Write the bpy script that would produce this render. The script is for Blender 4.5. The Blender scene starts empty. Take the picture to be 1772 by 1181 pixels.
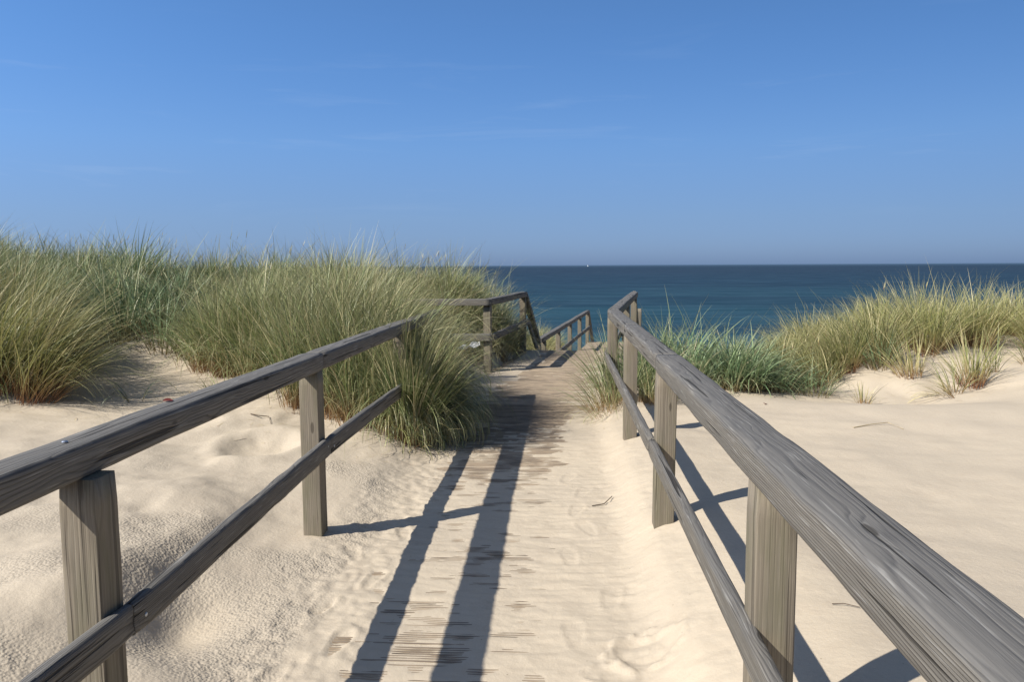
import bpy, math, random
import numpy as np
from mathutils import Vector, Matrix

random.seed(7)
S = bpy.context.scene
C = S.collection
R = math.radians

# ------------------------------------------------------------------ helpers
def link(o):
    C.objects.link(o)
    return o

def tag(o, label=None, cat=None, group=None, kind=None):
    if label: o['label'] = label
    if cat: o['category'] = cat
    if group: o['group'] = group
    if kind: o['kind'] = kind
    return o

def thing(name, label, cat, loc=(0, 0, 0), group=None):
    o = bpy.data.objects.new(name, None)
    o.location = loc
    o.empty_display_size = .2
    link(o)
    return tag(o, label, cat, group)

def np_mesh(name, verts, quads, smooth=True):
    verts = np.asarray(verts, np.float32); quads = np.asarray(quads, np.int32)
    me = bpy.data.meshes.new(name)
    me.vertices.add(len(verts)); me.vertices.foreach_set('co', verts.ravel())
    k = quads.shape[1]
    me.loops.add(quads.size); me.loops.foreach_set('vertex_index', quads.ravel())
    me.polygons.add(len(quads))
    me.polygons.foreach_set('loop_start', np.arange(0, quads.size, k, dtype=np.int32))
    me.polygons.foreach_set('loop_total', np.full(len(quads), k, np.int32))
    me.update(calc_edges=True)
    me.polygons.foreach_set('use_smooth', np.full(len(quads), smooth, bool))
    me.update()
    return me

def child(o, parent):
    """parents o and keeps its world placement (parents are never rotated)"""
    if parent is not None:
        o.parent = parent
        o.location = Vector(o.location) - Vector(parent.location)
    return o

# ------------------------------------------------------------------ numpy noise
def _hash(ix, iy, seed):
    h = (ix.astype(np.int64) * 374761393 + iy.astype(np.int64) * 668265263 + seed * 1274126177) & 0xffffffff
    h = ((h ^ (h >> 13)) * 1274126177) & 0xffffffff
    return ((h ^ (h >> 16)) & 0xffff) / 65535.0

def vnoise(x, y, seed=0):
    x = np.asarray(x, float); y = np.asarray(y, float)
    ix = np.floor(x); iy = np.floor(y)
    fx = x - ix; fy = y - iy
    fx = fx * fx * fx * (fx * (fx * 6 - 15) + 10); fy = fy * fy * fy * (fy * (fy * 6 - 15) + 10)
    a = _hash(ix, iy, seed); b = _hash(ix + 1, iy, seed)
    c = _hash(ix, iy + 1, seed); d = _hash(ix + 1, iy + 1, seed)
    return (a + (b - a) * fx + (c - a) * fy + (a - b - c + d) * fx * fy) * 2 - 1

def fbm(x, y, seed=0, oct=3):
    s = 0; a = 1.0; n = 0
    for i in range(oct):
        s = s + a * vnoise(x * 2 ** i + 17.3 * i, y * 2 ** i - 9.1 * i, seed + i); n += a; a *= .5
    return s / n

def sstep(a, b, x):
    t = np.clip((x - a) / (b - a), 0, 1)
    return t * t * (3 - 2 * t)

# ------------------------------------------------------------------ layout (metres; deck top z = 0)
EYE = 1.60
BEND = R(7.8)
PX0, PY0 = -0.42, 8.68            # where the walkway bends
def path_s_a(x, y):
    """signed lateral offset from the walkway's middle, and distance along"""
    sb, cb = math.sin(BEND), math.cos(BEND)
    dx = x - PX0; dy = y - PY0
    s = np.where(dy < 0, dx, dx * cb - dy * sb)
    a = np.where(dy < 0, dy, dx * sb + dy * cb) + PY0
    return s, a
def bent(s, a):
    """point at lateral offset s, along a (a > PY0 lies on the bent part)"""
    if a < PY0: return Vector((PX0 + s, a, 0))
    d = a - PY0
    return Vector((PX0 + s * math.cos(BEND) + d * math.sin(BEND), PY0 - s * math.sin(BEND) + d * math.cos(BEND), 0))
STAIR_A, LAND_A, LAND_B = 14.45, 16.0, 26.6
LAND_Z = -1.05

# terrain control points
CP = []
def row(y, *pts):
    for x, z in pts: CP.append((x, y, z))
row(-6, (-8, .6), (-3, .25), (-1.4, .08), (.6, .1), (3, .2), (9, .5))
row(-1, (-8, .6), (-4, .35), (-2.4, .22), (-1.4, .08), (-.9, .0), (.2, .01), (.6, .11), (2, .13), (4, .18), (9, .45))
row(2, (-6, .42), (-3.6, .27), (-2.5, .24), (-1.9, .17), (-1.4, .03), (-.95, .0), (.2, .02), (.6, .2), (1.0, .31), (1.5, .30), (3, .24), (6, .22))
row(3.1, (-2.25, .27), (-1.95, .20), (-1.68, .05), (-1.42, .03), (-1.0, .005), (.25, .02), (.6, .17), (1.0, .27))
row(4.3, (-6, .42), (-4, .3), (-2.9, .27), (-2.35, .25), (-2.0, .19), (-1.7, .08), (-1.42, .055), (-1.0, .01), (.2, .02), (.6, .145), (.95, .22), (1.5, .21), (3, .19), (6, .22))
row(5.4, (-3, .24), (-2.1, .18), (-1.42, .1), (-.95, .015), (.25, .015), (.6, .14), (1.0, .19), (2, .18))
row(6.5, (-9, .9), (-6, .5), (-4.5, .30), (-3, .25), (-2, .2), (-1.44, .13), (-.95, .01), (.25, .01), (.6, .13), (1.5, .17), (3, .18), (5, .18), (8, .35))
row(8, (-9, 1.05), (-6, .7), (-4.3, .40), (-3.2, .42), (-2.2, .45), (-1.5, .2), (-1.0, .02), (.25, .02), (.6, .1), (1.5, .14), (3, .17), (4.3, .18), (5.2, .22), (6.5, .32), (8, .42))
row(8.8, (2.9, .04), (3.5, -.01), (4.2, .0), (4.9, .12), (5.6, .36), (6.6, .48))
row(9.5, (-12, 1.3), (-7, 1.0), (-5, .78), (-3.5, .78), (-2.2, .72), (-1.55, .2), (.75, .06), (1.2, .1), (2, .12), (2.8, .06), (3.5, .08), (4.2, .10), (5.0, .16), (5.8, .28), (6.6, .34), (8, .5))
row(10.3, (3.2, .08), (4.0, .24), (4.8, .26), (5.8, .24), (6.6, .28), (7.6, .4))
row(11, (-12, 1.5), (-8, 1.25), (-5.5, 1.05), (-3.5, .95), (-2.3, .5), (-1.6, .18), (1.1, -.06), (1.6, -.08), (2.5, -.05), (3.6, .15), (4.6, .40), (5.5, .40), (6.2, .36), (7, .44), (10, .5))
row(12, (-2.4, .66), (-1.7, .36), (-1.4, .15), (-1.15, .03))
row(14.2, (-2.0, .66), (-1.3, .32), (-.9, -.02))
row(13, (-12, 1.5), (-8, 1.3), (-5, 1.15), (-3.5, .98), (-2.2, .90), (-1.65, .80), (-1.32, .52), (-1.05, .08), (1.5, -.3), (2.2, -.4), (3.2, -.3), (4.2, .25), (5, .54), (6, .52), (8, .40), (12, .45))
row(15, (-12, 1.2), (-6, .95), (-3.5, .7), (-2.2, .5), (-1.2, .1), (-.8, -.15), (1.9, -.8), (3, -.8), (5, -.3), (8, .1), (12, .3))
row(17, (-12, .7), (-6, .4), (-3.5, .1), (-1.7, -.2), (-.7, -.5), (2.3, -1.25), (4, -1.1), (7, -.8), (12, -.4))
row(20, (-12, -.2), (-6, -.3), (-3, -.4), (-.6, -.65), (2.6, -1.5), (5, -1.5), (12, -1.3))
row(24, (-12, -1.3), (-5, -1.2), (-1.5, -.9), (.0, -1.0), (3.2, -2.0), (6, -2.2), (12, -2.2))
row(30, (-12, -3.2), (-4, -2.9), (1, -3.0), (5, -3.5), (12, -3.6))
CP = np.array(CP)
def _phi(r): return np.sqrt(r * r + .25)
def _dist(ax, ay, bx, by): return np.hypot(ax[:, None] - bx[None], (ay[:, None] - by[None]))
_A = _phi(_dist(CP[:, 0], CP[:, 1], CP[:, 0], CP[:, 1]))
_n = len(CP)
_P = np.c_[np.ones(_n), CP[:, 0], CP[:, 1]]
_M = np.block([[_A + 1e-3 * -np.eye(_n), _P], [_P.T, np.zeros((3, 3))]])
_W = np.linalg.solve(_M, np.r_[CP[:, 2], 0, 0, 0])
def rbf(x, y):
    x = np.clip(x, -13, 13); y = np.clip(y, -7, 31)
    out = np.empty(len(x))
    for i in range(0, len(x), 20000):
        xx, yy = x[i:i + 20000], y[i:i + 20000]
        out[i:i + 20000] = _phi(_dist(xx, yy, CP[:, 0], CP[:, 1])) @ _W[:_n] + _W[_n] + _W[_n + 1] * xx + _W[_n + 2] * yy
    return out
FARY = [20, 26, 31, 40, 60, 90, 150, 400]
FARZ = [-1.0, -2.0, -3.3, -6.2, -10.2, -12.6, -17, -22]

PRINTS = []     # (x, y, heading, size, depth)
rp = random.Random(11)
for k in range(9):                                    # faint tracks up the right of the walkway
    PRINTS.append((.10 + .12 * (k % 2) + rp.uniform(-.05, .05), 2.35 + .42 * k + rp.uniform(-.08, .08), rp.uniform(-.3, .3), 1, .0032))
for k in range(6):                                    # tracks along the foot of the left bank
    PRINTS.append((-1.12 + .16 * (k % 2) + rp.uniform(-.04, .04), 2.75 + .33 * k, rp.uniform(-.6, .4), .9, .006))

def ground(x, y, fine=False):
    x = np.asarray(x, float).ravel(); y = np.asarray(y, float).ravel()
    z = rbf(x, y)
    zf = np.interp(y, FARY, FARZ) + .5 * fbm(x * .08, y * .08, 5)
    w = sstep(22, 31, y)
    z = z * (1 - w) + zf * w
    # broad dune relief away from the walkway
    out = sstep(14, 40, np.abs(x))
    z += out * (1.2 + 1.6 * fbm(x * .05, y * .05, 9)) * (1 - sstep(15, 45, y))
    s, a = path_s_a(x, y)
    off = np.abs(s)
    z += .05 * fbm(x * .9, y * .9, 21, 3) * sstep(.9, 2.2, off) * (1 - .6 * sstep(1.5, 2.5, s) * (1 - sstep(8, 9.5, y)))
    z += (.012 + .026 * sstep(-.9, -1.6, s)) * fbm(x * 2.6, y * 2.2, 23, 3) * sstep(.6, 1.2, off)
    # sand drifted over the deck
    gapd = np.mod(y + 3.003, .145); gapd = np.minimum(gapd, .145 - gapd)
    sand = .0012 + .0074 * fbm(x * 6.5, y * 18.0, 31, 3) + .0028 * fbm(x * .9, y * .8, 33, 2) - .0022 * np.exp(-(gapd / .012) ** 2) * np.clip(.6 + fbm(x * 2, y * 3, 35), 0, 1)
    sand = sand + .010 * sstep(-.25, -.75, s) + .016 * sstep(.22, .8, s) * (1 - .6 * sstep(6.5, 9, a)) + .0012 * sstep(3.4, 2.2, a)
    sand = np.where(sand < .004, sand * (1 - .55 * sstep(5.5, 7, a)), sand) - .0030 * sstep(4.6, 6.5, a) - .0085 * sstep(6.8, 8.8, a)
    core = np.where(a < STAIR_A, sand,
           np.where(a < LAND_A, -.1 - 1.2 * sstep(STAIR_A, STAIR_A + .5, a), np.where(a < LAND_B, LAND_Z - .10, -1.35 - (a - LAND_B) * .45)))
    lim = np.where(s < 0, .98, .95)
    lo = np.where(s < 0, .55 + .36 * sstep(8.8, 10.5, a), .74)
    wc = 1 - sstep(lo, 1.02, off / lim)
    wc = np.where(a > STAIR_A - .3, 1 - sstep(1.0, 1.5, off), wc)
    wc = wc * (1 - sstep(30, 34, a))
    z = z * (1 - wc) + core * wc
    if fine:
        # hollow and crater in the left bank
        d = np.hypot((x + 1.66) / .17, (y - 3.08) / .24); z -= .058 * np.exp(-d ** 2)
        d = np.hypot((x + 2.0) / .16, (y - 3.2) / .5); z += .05 * np.exp(-d * d)
        d = np.hypot((x + 1.55) / .2, (y - 2.62) / .16); z += .04 * np.exp(-d * d)
        d = np.hypot((x + 2.35) / .26, (y - 5.85) / .34); z += -.075 * np.exp(-d ** 3) + .03 * np.exp(-((d - 1.35) / .35) ** 2)
        d = np.hypot((x + 3.3) / .3, (y - 6.4) / .3); z += -.05 * np.exp(-d ** 3) + .02 * np.exp(-((d - 1.35) / .35) ** 2)
        # ring of kicked-up sand on the walkway's right
        d = np.hypot((x - .35) / .145, (y - 3.02) / .125); cr = np.clip(.55 + .9 * fbm(x * 38, y * 38, 91, 2), .05, 1.4); z += cr * .017 * np.exp(-((d - 1.0 - .3 * vnoise(x * 16, y * 16, 3)) / .17) ** 2) + cr * .016 * np.exp(-(np.hypot((x - .37) / .05, (y - 3.0) / .04)) ** 2) - .008 * np.exp(-((d - .62) / .22) ** 2)
        d = np.hypot((x - .20) / .10, (y - 2.86) / .07); z += cr * .010 * np.exp(-((d - 1.0 - .3 * vnoise(x * 18, y * 18, 5)) / .2) ** 2) - .004 * np.exp(-d * d)
        for px, py, h, sz, dp in PRINTS:
            m = (np.abs(x - px) < .3) & (np.abs(y - py) < .3)
            if not m.any(): continue
            lx = (x[m] - px) * math.cos(h) + (y[m] - py) * math.sin(h)
            ly = -(x[m] - px) * math.sin(h) + (y[m] - py) * math.cos(h)
            lx /= sz; ly /= sz
            wd = .045 + .008 * np.sin(ly * 14)
            d = np.maximum(np.abs(lx) / wd, np.abs(ly) / .13); d = np.hypot(lx / wd, ly / .13) * .6 + d * .4
            ins = 1 - sstep(.75, 1.05, d)
            z[m] += -dp * ins * (1 + .35 * np.sin(ly * 2 * math.pi / .03)) + dp * .6 * np.exp(-((d - 1.2) / .18) ** 2)
        # pocked, rain-crusted sand of the left bank and its foot
        pk = pocked(x, y)
        v = vnoise(x * 48, y * 48, 51) + .8 * vnoise(x * 80, y * 80, 52)
        z += pk * .0030 * np.clip(v, -1, .6)
        # scuffed sand at the foot of the left bank and right bank
        z += .0028 * fbm(x * 9, y * 9, 65, 3) * sstep(-.15, .1, s) * sstep(1.0, .7, s) * sstep(8, 7, y)
        sc = sstep(-1.5, -1.25, x) * sstep(-.7, -.95, x) * sstep(7, 6, y) + .55 * sstep(.2, .35, x) * sstep(.75, .6, x) * sstep(8, 7, y)
        z += sc * .010 * fbm(x * 17, y * 17, 61, 3)
        # faint wind ripples on the right
        rr = sstep(.8, 1.3, x) * (1 - sstep(8, 9, y))
        z += rr * (.014 * fbm(x * 1.3 + 3, y * 2.4, 71, 3) + .0015 * np.sin((y * 9 + 1.5 * x + 2.5 * fbm(x * .8, y * .8, 73)) * 2.2) * sstep(-.1, .5, fbm(x * .7, y * .7, 75)))
        # ripples on the dune face
        rd = sstep(8.3, 9.2, y) * sstep(3.2, 4.0, x) * sstep(14, 12, y)
        z += rd * .085 * fbm(x * 1.5 + y * .9, y * .8 - x * 1.1, 77, 4)
    return z

def pocked(x, y):
    p = sstep(-.95, -1.25, x) * sstep(-3.6, -1.9, x) * sstep(7.2, 5.8, y)
    p = p * (.10 + .90 * sstep(-.2, .25, fbm(x * 1.3, y * 1.3, 41) + .5 * np.exp(-((x + 1.6) ** 2 + (y - 3.6) ** 2) / .8)))
    return p

# ------------------------------------------------------------------ materials
def new_mat(name):
    m = bpy.data.materials.new(name); m.use_nodes = True
    nt = m.node_tree
    for n in list(nt.nodes):
        if n.type != 'OUTPUT_MATERIAL': nt.nodes.remove(n)
    return m, nt, next(n for n in nt.nodes if n.type == 'OUTPUT_MATERIAL')

class NT:
    def __init__(s, nt): s.nt = nt
    def n(s, t, **kw):
        nd = s.nt.nodes.new(t)
        for k, v in kw.items(): setattr(nd, k, v)
        return nd
    def put(s, sock, v):
        if isinstance(v, bpy.types.NodeSocket): s.nt.links.new(v, sock)
        elif v is not None: sock.default_value = v
    def math(s, op, a, b=None, c=None, clamp=False):
        nd = s.n('ShaderNodeMath', operation=op, use_clamp=clamp)
        for i, v in enumerate((a, b, c)):
            if v is not None: s.put(nd.inputs[i], v)
        return nd.outputs[0]
    def vmath(s, op, a, b=None):
        nd = s.n('ShaderNodeVectorMath', operation=op)
        s.put(nd.inputs[0], a)
        if b is not None: s.put(nd.inputs[1], b)
        return nd.outputs[0]
    def noise(s, vec, scale, detail=3, rough=.5, dist=0):
        nd = s.n('ShaderNodeTexNoise')
        s.put(nd.inputs['Vector'], vec); nd.inputs['Scale'].default_value = scale
        nd.inputs['Detail'].default_value = detail; nd.inputs['Roughness'].default_value = rough
        nd.inputs['Distortion'].default_value = dist
        return nd.outputs['Fac']
    def ramp(s, fac, *stops):
        nd = s.n('ShaderNodeValToRGB'); e = nd.color_ramp.elements
        while len(e) < len(stops): e.new(.5)
        for el, (p, c) in zip(e, stops):
            el.position = p; el.color = (c, c, c, 1) if isinstance(c, (int, float)) else (*c, 1)
        s.put(nd.inputs[0], fac)
        return nd.outputs[0]
    def mix(s, fac, a, b, mode='MIX'):
        nd = s.n('ShaderNodeMix', data_type='RGBA', blend_type=mode)
        s.put(nd.inputs[0], fac)
        for i, v in ((6, a), (7, b)):
            s.put(nd.inputs[i], (*v, 1) if isinstance(v, tuple) and len(v) == 3 else v)
        return nd.outputs[2]
    def bump(s, h, strength, dist, normal=None):
        nd = s.n('ShaderNodeBump'); s.put(nd.inputs['Height'], h)
        nd.inputs['Strength'].default_value = strength; nd.inputs['Distance'].default_value = dist
        if normal: s.put(nd.inputs['Normal'], normal)
        return nd.outputs[0]

def principled(g, out, col, rough, normal=None, spec=.3):
    p = g.n('ShaderNodeBsdfPrincipled')
    g.put(p.inputs['Base Color'], col if isinstance(col, bpy.types.NodeSocket) else (*col, 1))
    g.put(p.inputs['Roughness'], rough)
    p.inputs['Specular IOR Level'].default_value = spec
    if normal: g.put(p.inputs['Normal'], normal)
    if out is not None: g.nt.links.new(p.outputs[0], out.inputs[0])
    return p

def wood(name, light, dark, stain, pale, stain_amt=.5, bump=.5, ring=.0085, sandy=0.0, top=None, wobble=.03, rc=.30, ck=.8):
    """weathered softwood, grain along the local x axis of each piece"""
    m, nt, out = new_mat(name); g = NT(nt)
    tc = g.n('ShaderNodeTexCoord').outputs['Object']
    rnd = g.n('ShaderNodeObjectInfo').outputs['Random']
    off = g.n('ShaderNodeCombineXYZ')
    g.put(off.inputs[0], g.math('MULTIPLY', rnd, 37.0)); g.put(off.inputs[1], g.math('MULTIPLY', rnd, 3.0)); g.put(off.inputs[2], g.math('MULTIPLY', rnd, 5.0))
    v = g.vmath('ADD', tc, off.outputs[0])
    wob = g.n('ShaderNodeTexNoise'); g.put(wob.inputs['Vector'], g.vmath('MULTIPLY', v, (1.3, 5, 5))); wob.inputs['Scale'].default_value = 1; wob.inputs['Detail'].default_value = 3
    sw = g.n('ShaderNodeSeparateColor'); g.put(sw.inputs[0], wob.outputs['Color'])
    sp = g.n('ShaderNodeSeparateXYZ'); g.put(sp.inputs[0], tc)
    # knots: sparse cells stretched along the grain pull the rings round them
    vor = g.n('ShaderNodeTexVoronoi'); g.put(vor.inputs['Vector'], g.vmath('MULTIPLY', v, (2.6, 9, 9))); vor.inputs['Scale'].default_value = 1
    knot = g.ramp(vor.outputs['Distance'], (0.0, 1.0), (.30, 0.0))
    py = g.math('ADD', g.math('ADD', sp.outputs[1], g.math('MULTIPLY_ADD', rnd, .12, -.05)), g.math('MULTIPLY_ADD', sw.outputs[0], wobble, -wobble / 2))
    pz = g.math('ADD', g.math('ADD', sp.outputs[2], g.math('MULTIPLY_ADD', rnd, -.06, .07)), g.math('MULTIPLY_ADD', sw.outputs[1], wobble, -wobble / 2))
    r = g.math('SQRT', g.math('ADD', g.math('MULTIPLY', py, py), g.math('MULTIPLY', pz, pz)))
    r = g.math('ADD', r, g.math('MULTIPLY', knot, .010))
    fr = g.math('FRACT', g.math('DIVIDE', r, ring))
    rings = g.ramp(fr, (0.0, .0), (.55, .25), (.86, 1.0), (1.0, .05))
    fib = g.noise(g.vmath('MULTIPLY', v, (5, 230, 230)), 1, 3, .6)
    fib2 = g.noise(g.vmath('MULTIPLY', v, (1.6, 95, 95)), 1, 4, .65)
    crack = g.ramp(g.noise(g.vmath('MULTIPLY', v, (.9, 45, 45)), 1, 2), (.635, 0.0), (.665, 1.0))
    check = g.ramp(g.noise(g.vmath('MULTIPLY', v, (1.6, 130, 130)), 1, 2), (.66, 0.0), (.70, 1.0))
    blot = g.noise(g.vmath('MULTIPLY', v, (3.0, 14, 14)), 1, 4, .6)
    streak = g.ramp(g.noise(g.vmath('MULTIPLY', v, (4.5, 105, 105)), 1, 3), (.60, 0.0), (.70, 1.0))
    t = g.math('ADD', g.math('MULTIPLY', rings, rc), g.math('ADD', g.math('MULTIPLY', fib, .60), g.math('MULTIPLY', fib2, .55)))
    col = g.mix(g.ramp(t, (.40, 0.0), (.95, 1.0)), light, dark)
    col = g.mix(g.math('MULTIPLY', g.ramp(blot, (.44, 0.0), (.64, 1.0)), stain_amt), col, stain)
    if top:
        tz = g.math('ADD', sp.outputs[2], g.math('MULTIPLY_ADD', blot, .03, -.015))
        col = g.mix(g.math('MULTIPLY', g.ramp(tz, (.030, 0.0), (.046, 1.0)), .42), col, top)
    col = g.mix(g.math('MULTIPLY', streak, .40), col, pale)
    core = g.ramp(vor.outputs['Distance'], (0.0, 1.0), (.075, 1.0), (.10, 0.0))
    col = g.mix(g.math('MULTIPLY', core, .75), col, tuple(c * .55 for c in dark))
    col = g.mix(g.math('MULTIPLY', crack, ck), col, tuple(c * .3 for c in dark))
    col = g.mix(g.math('MULTIPLY', check, .55 * ck), col, tuple(c * .4 for c in dark))
    if sandy:
        sd = g.ramp(g.noise(g.vmath('MULTIPLY', v, (4, 9, 9)), 1, 4, .65), (.42, 0.0), (.62, 1.0))
        col = g.mix(g.math('MULTIPLY', sd, sandy), col, (.42, .33, .235))
    h = g.math('SUBTRACT', g.math('ADD', g.math('MULTIPLY', fib2, .5), g.math('MULTIPLY', fib, .35)), g.math('ADD', g.math('MULTIPLY', rings, .30), g.math('MULTIPLY', crack, 2 * ck)))
    principled(g, out, col, .82, g.bump(h, bump, .004), .25)
    return m

M = {}
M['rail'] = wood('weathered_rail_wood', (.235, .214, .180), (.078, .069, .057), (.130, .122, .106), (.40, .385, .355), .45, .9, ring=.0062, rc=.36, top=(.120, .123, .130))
M['post'] = wood('post_wood', (.265, .226, .170), (.125, .103, .077), (.14, .135, .078), (.28, .245, .19), .45, .5, .010, wobble=.012, rc=.2, ck=.5)
M['deck'] = wood('deck_wood', (.29, .232, .17), (.15, .118, .088), (.22, .175, .135), (.36, .30, .225), .4, .5, .012, sandy=.6)
M['deck_dusty'] = wood('sand_dusted_deck_wood', (.36, .29, .215), (.19, .15, .11), (.28, .225, .165), (.44, .36, .27), .4, .5, .012, sandy=.7)

def sand_mat():
    m, nt, out = new_mat('dune_sand'); g = NT(nt)
    geo = g.n('ShaderNodeNewGeometry').outputs['Position']
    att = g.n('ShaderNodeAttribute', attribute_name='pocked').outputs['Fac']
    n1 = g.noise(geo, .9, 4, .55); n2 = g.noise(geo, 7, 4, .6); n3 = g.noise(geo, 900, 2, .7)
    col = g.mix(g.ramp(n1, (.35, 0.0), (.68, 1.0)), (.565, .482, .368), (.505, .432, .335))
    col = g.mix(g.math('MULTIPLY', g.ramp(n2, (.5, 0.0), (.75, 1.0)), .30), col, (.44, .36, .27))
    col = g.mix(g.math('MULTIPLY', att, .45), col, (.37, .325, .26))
    col = g.mix(g.ramp(n3, (.36, .22), (.62, 0.0)), col, (.22, .165, .115))
    # scattered dark specks: bits of shell and straw
    sp = g.n('ShaderNodeTexVoronoi'); g.put(sp.inputs['Vector'], geo); sp.inputs['Scale'].default_value = 11
    spk = g.ramp(sp.outputs['Distance'], (.02, 1.0), (.045, 0.0))
    col = g.mix(g.math('MULTIPLY', spk, .6), col, (.12, .09, .06))
    h1 = g.noise(geo, 28, 4, .6); h2 = g.noise(geo, 260, 3, .65)
    cell = g.n('ShaderNodeTexVoronoi', feature='SMOOTH_F1'); g.put(cell.inputs['Vector'], geo); cell.inputs['Scale'].default_value = 82
    nrm = g.bump(g.math('MULTIPLY', cell.outputs['Distance'], att), .8, .008)
    nrm = g.bump(h1, .30, .014, nrm)
    nrm = g.bump(h2, .4, .0022, nrm)
    principled(g, out, col, .95, nrm, .12)
    return m
M['sand'] = sand_mat()

def grass_mat(name, green_a, green_b, straw, base, trans=.30):
    m, nt, out = new_mat(name); g = NT(nt)
    at = g.n('ShaderNodeAttribute', attribute_name='blade')
    sc = g.n('ShaderNodeSeparateColor'); g.put(sc.inputs[0], at.outputs['Color'])
    rnd, t, dry = sc.outputs[0], sc.outputs[1], sc.outputs[2]
    col = g.mix(rnd, green_a, green_b)
    col = g.mix(g.math('MULTIPLY', g.ramp(t, (.58, 0.0), (1.0, 1.0)), .5), col, straw)
    col = g.mix(dry, col, straw)
    col = g.mix(g.ramp(t, (.07, 1.0), (.40, 0.0)), col, base)
    p = principled(g, None, col, .42, None, .32)
    tr = g.n('ShaderNodeBsdfTranslucent'); g.put(tr.inputs[0], col)
    mx = g.n('ShaderNodeMixShader'); mx.inputs[0].default_value = trans
    nt.links.new(p.outputs[0], mx.inputs[1]); nt.links.new(tr.outputs[0], mx.inputs[2])
    nt.links.new(mx.outputs[0], out.inputs[0])
    return m
M['marram'] = grass_mat('marram_grass_blades', (.042, .085, .026), (.255, .315, .115), (.54, .47, .27), (.29, .17, .08), .14)
M['marram_gold'] = grass_mat('sunbleached_marram_blades', (.095, .125, .035), (.385, .385, .135), (.58, .50, .27), (.27, .13, .065), .16)
M['lyme'] = grass_mat('lyme_grass_blades', (.055, .120, .055), (.24, .345, .165), (.50, .46, .28), (.22, .16, .08), .16)

def simple(name, col, rough=.6, metal=0, spec=.4):
    m, nt, out = new_mat(name); g = NT(nt)
    tc = g.n('ShaderNodeTexCoord').outputs['Object']
    c = g.mix(g.noise(tc, 30, 3), tuple(v * .8 for v in col), tuple(min(1, v * 1.15) for v in col))
    p = principled(g, out, c, rough, None, spec); p.inputs['Metallic'].default_value = metal
    return m
M['zinc'] = simple('galvanised_steel', (.45, .47, .5), .4, .9)
M['redleaf'] = simple('dry_red_leaf', (.16, .035, .025), .6)
M['straw'] = simple('dry_straw', (.42, .34, .21), .7)
M['twig'] = simple('dark_twig', (.09, .065, .045), .8)
M['white'] = simple('white_painted', (.8, .8, .78), .5)
M['sail'] = simple('white_sailcloth', (.85, .85, .85), .8)
M['darkhull'] = simple('hull_paint', (.7, .7, .72), .4)

def sea_mat():
    m, nt, out = new_mat('sea_water'); g = NT(nt)
    geo = g.n('ShaderNodeNewGeometry').outputs['Position']
    sp = g.n('ShaderNodeSeparateXYZ'); g.put(sp.inputs[0], geo)
    # shallow water over sand near the beach is greener
    sh = g.ramp(g.math('DIVIDE', sp.outputs[1], 1500.0), (.06, (.032, .092, .112)), (.14, (.018, .060, .085)), (.40, (.016, .042, .072)), (1.0, (.020, .038, .066)))
    big = g.noise(g.vmath('MULTIPLY', geo, (.004, .016, 1)), 1, 4, .6)
    med = g.noise(g.vmath('MULTIPLY', geo, (.03, .10, 1)), 1, 4, .6)
    col = g.mix(g.ramp(big, (.40, 0.0), (.62, .7)), sh, (.010, .028, .052))
    col = g.mix(g.ramp(med, (.45, 0.0), (.70, .35)), col, (.03, .085, .11))
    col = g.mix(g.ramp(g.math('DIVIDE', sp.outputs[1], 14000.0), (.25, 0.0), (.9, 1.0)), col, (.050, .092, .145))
    w1 = g.noise(g.vmath('MULTIPLY', geo, (.16, .42, 1)), 1, 5, .6)
    w2 = g.noise(g.vmath('MULTIPLY', geo, (1.1, 2.2, 1)), 1, 3, .6)
    nrm = g.bump(w1, .9, 1.0); nrm = g.bump(w2, .7, .16, nrm)
    df = g.n('ShaderNodeBsdfDiffuse'); g.put(df.inputs[0], col); g.put(df.inputs['Normal'], nrm)
    gl = g.n('ShaderNodeBsdfGlossy'); gl.inputs['Roughness'].default_value = .32; g.put(gl.inputs['Normal'], nrm)
    mx = g.n('ShaderNodeMixShader'); g.put(mx.inputs[0], g.ramp(med, (.30, .06), (.70, .17)))
    nt.links.new(df.outputs[0], mx.inputs[1]); nt.links.new(gl.outputs[0], mx.inputs[2]); nt.links.new(mx.outputs[0], out.inputs[0])
    return m
M['sea'] = sea_mat()

# ------------------------------------------------------------------ terrain
def axis(lo, hi, f0, f1, step, grow, cap):
    mid = list(np.arange(f0, f1 + step / 2, step))
    a = []; s = step; v = f0
    while v > lo:
        s = min(s * grow, cap); v -= s; a.append(v)
    b = []; s = step; v = mid[-1]
    while v < hi:
        s = min(s * grow, cap); v += s; b.append(v)
    return np.array(a[::-1] + mid + b)
xs = axis(-420, 420, -2.6, 1.9, .0125, 1.035, 30)
ys = axis(-120, 420, 2.5, 5.6, .0125, 1.022, 25)
XX, YY = np.meshgrid(xs, ys)
ZZ = ground(XX, YY, True)
nx, ny = len(xs), len(ys)
idx = np.arange(nx * ny).reshape(ny, nx)
quads = np.c_[idx[:-1, :-1].ravel(), idx[:-1, 1:].ravel(), idx[1:, 1:].ravel(), idx[1:, :-1].ravel()]
me = np_mesh('sand', np.c_[XX.ravel(), YY.ravel(), ZZ], quads)
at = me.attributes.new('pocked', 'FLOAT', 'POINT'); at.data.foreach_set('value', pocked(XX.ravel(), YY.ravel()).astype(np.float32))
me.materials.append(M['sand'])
tag(link(bpy.data.objects.new('sand', me)), kind='structure')

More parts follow.
